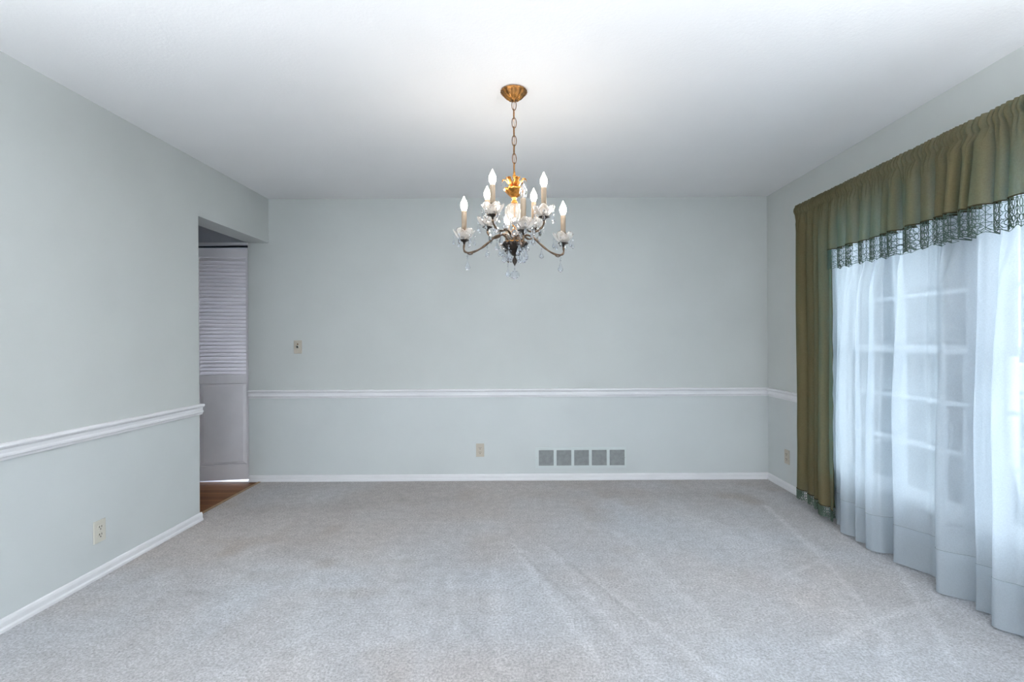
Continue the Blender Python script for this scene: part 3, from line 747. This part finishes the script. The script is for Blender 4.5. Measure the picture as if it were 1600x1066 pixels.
def arm(lower):
    if lower:
        R, zp = .247, 1.694
        pr = [(.028, 1.678), (.036, 1.708), (.058, 1.730), (.090, 1.722), (.125, 1.692), (.165, 1.660), (.205, 1.640), (.238, 1.638), (.249, 1.652), (.247, 1.676)]
    else:
        R, zp = .172, 1.790
        pr = [(.020, 1.680), (.026, 1.712), (.045, 1.738), (.072, 1.742), (.098, 1.733), (.128, 1.730), (.155, 1.742), (.170, 1.760), (.172, 1.774)]
    pth = catmull([(r, 0, cz(z)) for r, z in pr], 5)
    n = len(pth); b = MB(); b.tube(pth, [.0058 - .0012 * i / n + .0008 * math.sin(i * .9) for i in range(n)], 10)
    if lower:   # a small leaf scroll at the lowest point
        q = catmull([(.236, 0, cz(1.637)), (.222, 0, cz(1.628)), (.208, 0, cz(1.632)), (.206, 0, cz(1.640))], 4); b.tube(q, .003, 6)
    a = b.build('arm', M['arm_metal'], ch, smooth=True)
    z = cz(zp)
    inst('drip_pan', me_pan, a, (R, 0, z)); inst('glass_bobeche', me_bob, a, (R, 0, z + .004)); inst('candle_collar', me_col, a, (R, 0, z + .044))
    inst('candle_sleeve', me_can, a, (R, 0, z + .052)); inst('bulb', me_bulb_on, a, (R, 0, z + .142))
    for k in range(6):
        t = PI * k / 3; inst('crystal_drop', me_prism, a, (R + .050 * math.cos(t), .050 * math.sin(t), z + .026), t)
    if lower:
        inst('crystal_pendant', me_pend, a, (.232, 0, cz(1.626))); inst('crystal_pendant', me_pend2, a, (.135, 0, cz(1.672))); inst('crystal_rosette', me_rosette, a, (.120, 0, cz(1.712)), PI / 2 + .3)
    else:
        inst('crystal_pendant', me_pend2, a, (.110, 0, cz(1.722))); inst('crystal_rosette', me_rosette, a, (.090, .012, cz(1.752)), PI / 2); inst('crystal_rosette', me_rosette, a, (.150, .0, cz(1.722)), PI / 2 + .4)
    return a
def link_copy(a, ang):
    c = copy_tree(a, ch); c.rotation_euler = (0, 0, math.radians(ang)); return c
al = arm(True); al.rotation_euler = (0, 0, math.radians(10))
for ang in (100, 190, -80):
    c = link_copy(al, ang)
    if ang == -80:
        for q in c.children:
            if q.name.startswith('bulb'): q.data = me_bulb_off; q['label'] = 'unlit clear glass bulb'
au = arm(False); au.rotation_euler = (0, 0, math.radians(-35))
for ang in (55, 145, -125): link_copy(au, ang)

# ================================================================== wall fittings (built facing -Y at the origin, then turned)
def outlet(loc, rz, label, pm, kind='outlet'):
    r = empty('electrical_outlet' if kind == 'outlet' else 'wall_jack', loc, rz, label=label, category='outlet' if kind == 'outlet' else 'wall jack')
    MB().box(-.035, .035, -.006, 0, -.057, .057).build('faceplate', pm, r, bevel=.0025)
    if kind == 'outlet':
        for s_ in (-1, 1):
            b = MB(); zc_ = s_ * .0195; pts = []
            for i in range(20):
                a = 2 * PI * i / 20; pts.append((.0172 * math.cos(a), max(-.0135, min(.0135, .0172 * math.sin(a)))))
            n = len(pts); b.add([(x, -.0055, zc_ + z) for x, z in pts] + [(x, -.0085, zc_ + z) for x, z in pts], [(i, (i + 1) % n, n + (i + 1) % n, n + i) for i in range(n)] + [tuple(range(n, 2 * n))])
            rc = b.build('receptacle', pm, r)
            b = MB(); b.box(-.0082, -.0052, -.0095, -.0083, zc_ - .001, zc_ + .0085); b.box(.0052, .0078, -.0095, -.0083, zc_ - .001, zc_ + .0085)
            b.add([(.0032 * math.cos(t), -.0093, zc_ - .0085 + .0035 * math.sin(t)) for t in [2 * PI * i / 10 for i in range(10)]], [tuple(range(10))])
            b.build('slots', M['slot'], rc)
        scs = [0]
    else:
        b = MB(); b.add([], [])
        prof = [(.0, .0), (.0125, 0), (.0125, .006), (.0095, .009), (.0080, .009)]
        vs = [(rr * math.cos(2 * PI * i / 20), -.005 - d, rr * math.sin(2 * PI * i / 20)) for rr, d in prof[1:] for i in range(20)]
        b.add(vs, [(g * 20 + i, g * 20 + (i + 1) % 20, g * 20 + 20 + (i + 1) % 20, g * 20 + 20 + i) for g in range(3) for i in range(20)])
        b.build('jack_ring', M['screw'], r, smooth=True)
        b = MB(); b.add([(.0085 * math.cos(2 * PI * i / 16), -.013, .0085 * math.sin(2 * PI * i / 16)) for i in range(16)] + [(.0095 * math.cos(2 * PI * i / 16), -.005, .0095 * math.sin(2 * PI * i / 16)) for i in range(16)],
                        [tuple(range(16))] + [(i, (i + 1) % 16, 16 + (i + 1) % 16, 16 + i) for i in range(16)])
        b.build('socket', M['black'], r)
        MB().box(-.004, .004, -.010, -.006, .019, .030).build('toggle', M['gold_dark'], r)
        scs = [-.042, .042]
    b = MB()
    for z in scs: b.add([(.003 * math.cos(2 * PI * i / 8), -.0072, z + .003 * math.sin(2 * PI * i / 8)) for i in range(8)], [tuple(range(8))])
    b.build('screws', M['screw'], r)
    return r
s0 = 750 / YB
outlet(((749.3 - 817) / s0, YB - .0005, CAMZ - (703.5 - 531 - .4) / s0), 0, 'beige duplex outlet low on the back wall left of the vent grille', M['plate'])
outlet((XL + .0005, 2.475, CAMZ - (827 - 531 - 3.6) / 300), PI / 2, 'almond duplex outlet low on the left wall', M['plate_light'])
outlet((XR - .0005, 3.845, CAMZ - (714.5 - 531 + 2.3) / 195.5), -PI / 2, 'tan outlet low on the right wall between back corner and green drape', M['plate'])
outlet(((465.7 - 817) / s0, YB - .0005, CAMZ - (542.3 - 531 - 1.9) / s0), 0, 'small wall plate with round black socket above the chair rail on the back wall', M['plate'], kind='jack')

# vent grille
vx0, vx1 = (835.5 - 817) / s0, (977 - 817) / s0; vz0, vz1 = CAMZ - (731.5 - 531) / s0, CAMZ - (699.5 - 531) / s0
vt = empty('vent_grille', ((vx0 + vx1) / 2, YB - .0005, vz0), label='wide painted return air vent with five louvred squares low on the back wall', category='vent')
hw = (vx1 - vx0) / 2; H = vz1 - vz0
xs = [((a - 817) / s0 - (vx0 + vx1) / 2, (b_ - 817) / s0 - (vx0 + vx1) / 2) for a, b_ in ((840.8, 864), (868.5, 891.5), (896, 919), (923.5, 946.7), (951.2, 974.6))]
za, zb = .022, H - .022
b = MB(); e = [-hw] + [v for p in xs for v in p] + [hw]
for i in range(0, len(e), 2): b.box(e[i], e[i + 1], -.010, 0, za, zb)
b.box(-hw, hw, -.010, 0, 0, za); b.box(-hw, hw, -.010, 0, zb, H)
b.build('grille_frame', M['vent_paint'], vt)
for a, c_ in xs:
    b = MB(); n = 12; dz = (zb - za) / n
    for i in range(n):
        z = za + dz * i
        b.add([(a, -.0085, z), (c_, -.0085, z), (c_, -.0015, z + dz * .8), (a, -.0015, z + dz * .8), (a, -.0075, z - .0005), (c_, -.0075, z - .0005), (c_, -.0005, z + dz * .8 - .0005), (a, -.0005, z + dz * .8 - .0005)],
              [(0, 1, 2, 3), (7, 6, 5, 4), (0, 4, 5, 1)])
    b.build('louver_panel', M['vent_slat'], vt)
b = MB()
for x in (-hw + .010, hw - .010): b.add([(x + .0035 * math.cos(2 * PI * i / 8), -.0108, H / 2 + .0035 * math.sin(2 * PI * i / 8)) for i in range(8)], [tuple(range(8))])
b.build('screws', M['screw'], vt)

# ---- added fill lamps, unseen behind the camera, to brighten ceiling and walls
def fill_lamp(x, y, lab):
    r = empty('fill_lamp', (x, y, 0), label=lab, category='lamp')
    MB().lathe([(0, 0), (.14, 0), (.14, .012), (.03, .03), (0, .03)], 32).build('fill_lamp_base', M['bronze'], r, smooth=True)
    MB().tube([(0, 0, .03), (0, 0, .8), (0, 0, 1.55)], .012, 12).build('fill_lamp_pole', M['bronze'], r, smooth=True)
    b = MB(); b.lathe([(.02, 1.55), (.06, 1.56), (.11, 1.60), (.15, 1.66), (.17, 1.74), (.167, 1.745), (.145, 1.665), (.10, 1.61), (.02, 1.57)], 40).build('fill_lamp_bowl', M['moulded'], r, smooth=True)
    l = bpy.data.lights.new('fill_lamp_light', 'SPOT'); l.energy = FILL_LAMP; l.shadow_soft_size = .10; l.color = (.92, .96, 1); l.spot_size = math.radians(164); l.spot_blend = .25
    o = bpy.data.objects.new('fill_lamp_light', l); COL.objects.link(o); o.parent = r; o.location = (0, 0, 1.755); o.rotation_euler = (PI, 0, 0)
fill_lamp(-1.2, -0.5, 'added bronze fill lamp with glass bowl, unseen behind the viewer on the left')
fill_lamp(1.45, -0.35, 'added bronze fill lamp with glass bowl, unseen behind the viewer on the right')

# ================================================================== garden outside
MB().box(2.3, 40, -20, 45, -.62, -.5).build('ground', M['lawn'], **ST)
def tree(loc, h, r, seed, label, hedge=False):
    rd = random.Random(seed); t = empty('garden_tree' if not hedge else 'garden_shrub', loc, label=label, category='tree' if not hedge else 'shrub')
    b = MB(); b.tube([(0, 0, 0), (.05, .03, h * .3), (-.04, .05, h * .55), (.02, 0, h * .85)], [.16 if not hedge else .05, .13 if not hedge else .04, .09 if not hedge else .03, .03], 8)
    if not hedge:
        for k in range(7):
            a = rd.uniform(0, 2 * PI); z = h * rd.uniform(.4, .7); b.tube([(0, 0, z), (r * .4 * math.cos(a), r * .4 * math.sin(a), z + h * .12), (r * .7 * math.cos(a), r * .7 * math.sin(a), z + h * .2)], [.05, .03, .012], 5)
    b.build('trunk', M['bark'], t)
    b = MB(); cz_ = h * .68 if not hedge else h * .5; rz_ = h * .36 if not hedge else h * .5
    for k in range(2600 if not hedge else 1500):
        while True:
            p = Vector((rd.uniform(-1, 1), rd.uniform(-1, 1), rd.uniform(-1, 1)))
            if .3 < p.length < 1: break
        q = Vector((p.x * r, p.y * r, cz_ + p.z * rz_ * .98)); s_ = .11 if not hedge else .06
        u = Vector((rd.gauss(0, 1), rd.gauss(0, 1), rd.gauss(0, 1))).normalized(); v = u.orthogonal().normalized()
        b.add([q - u * s_, q + v * s_ * .5, q + u * s_, q - v * s_ * .5], [(0, 1, 2, 3)])
    b.build('foliage', M['leaf2' if hedge else 'leaf'], t)
tree((8.6, 9.6, -.5), 5.2, 1.7, 3, 'leafy garden tree seen faintly through the sheer curtain, farthest from the window')
tree((7.2, 6.3, -.5), 4.6, 1.3, 4, 'leafy garden tree seen faintly through the sheer curtain nearer the window')
hs = empty('neighbouring_house', (17.5, 16.5, -.5), rz=math.radians(-8), label='pale grey house with a dark roof faintly seen beyond the sheer curtain', category='house')
MB().box(-3, 3, -5.5, 5.5, 0, 2.7).build('siding', M['siding_ext'], hs)
b = MB(); b.add([(-3.5, -6, 2.6), (3.5, -6, 2.6), (3.5, 6, 2.6), (-3.5, 6, 2.6), (0, -6, 4.6), (0, 6, 4.6)], [(0, 4, 5, 3), (1, 2, 5, 4), (0, 1, 4), (3, 5, 2), (0, 3, 2, 1)]); b.build('roof', M['roof_ext'], hs)
for yy in (-3.4, 0.2, 3.6):
    f = MB().box(-3.06, -3.0, yy - .6, yy + .6, .9, 2.1).build('window', M['sill'], hs); MB().box(-3.075, -3.061, yy - .5, yy + .5, 1.0, 2.0).build('pane', M['slot'], f)
tree((5.0, 4.9, -.5), 1.2, .8, 5, 'low round green shrub outside the window', True)
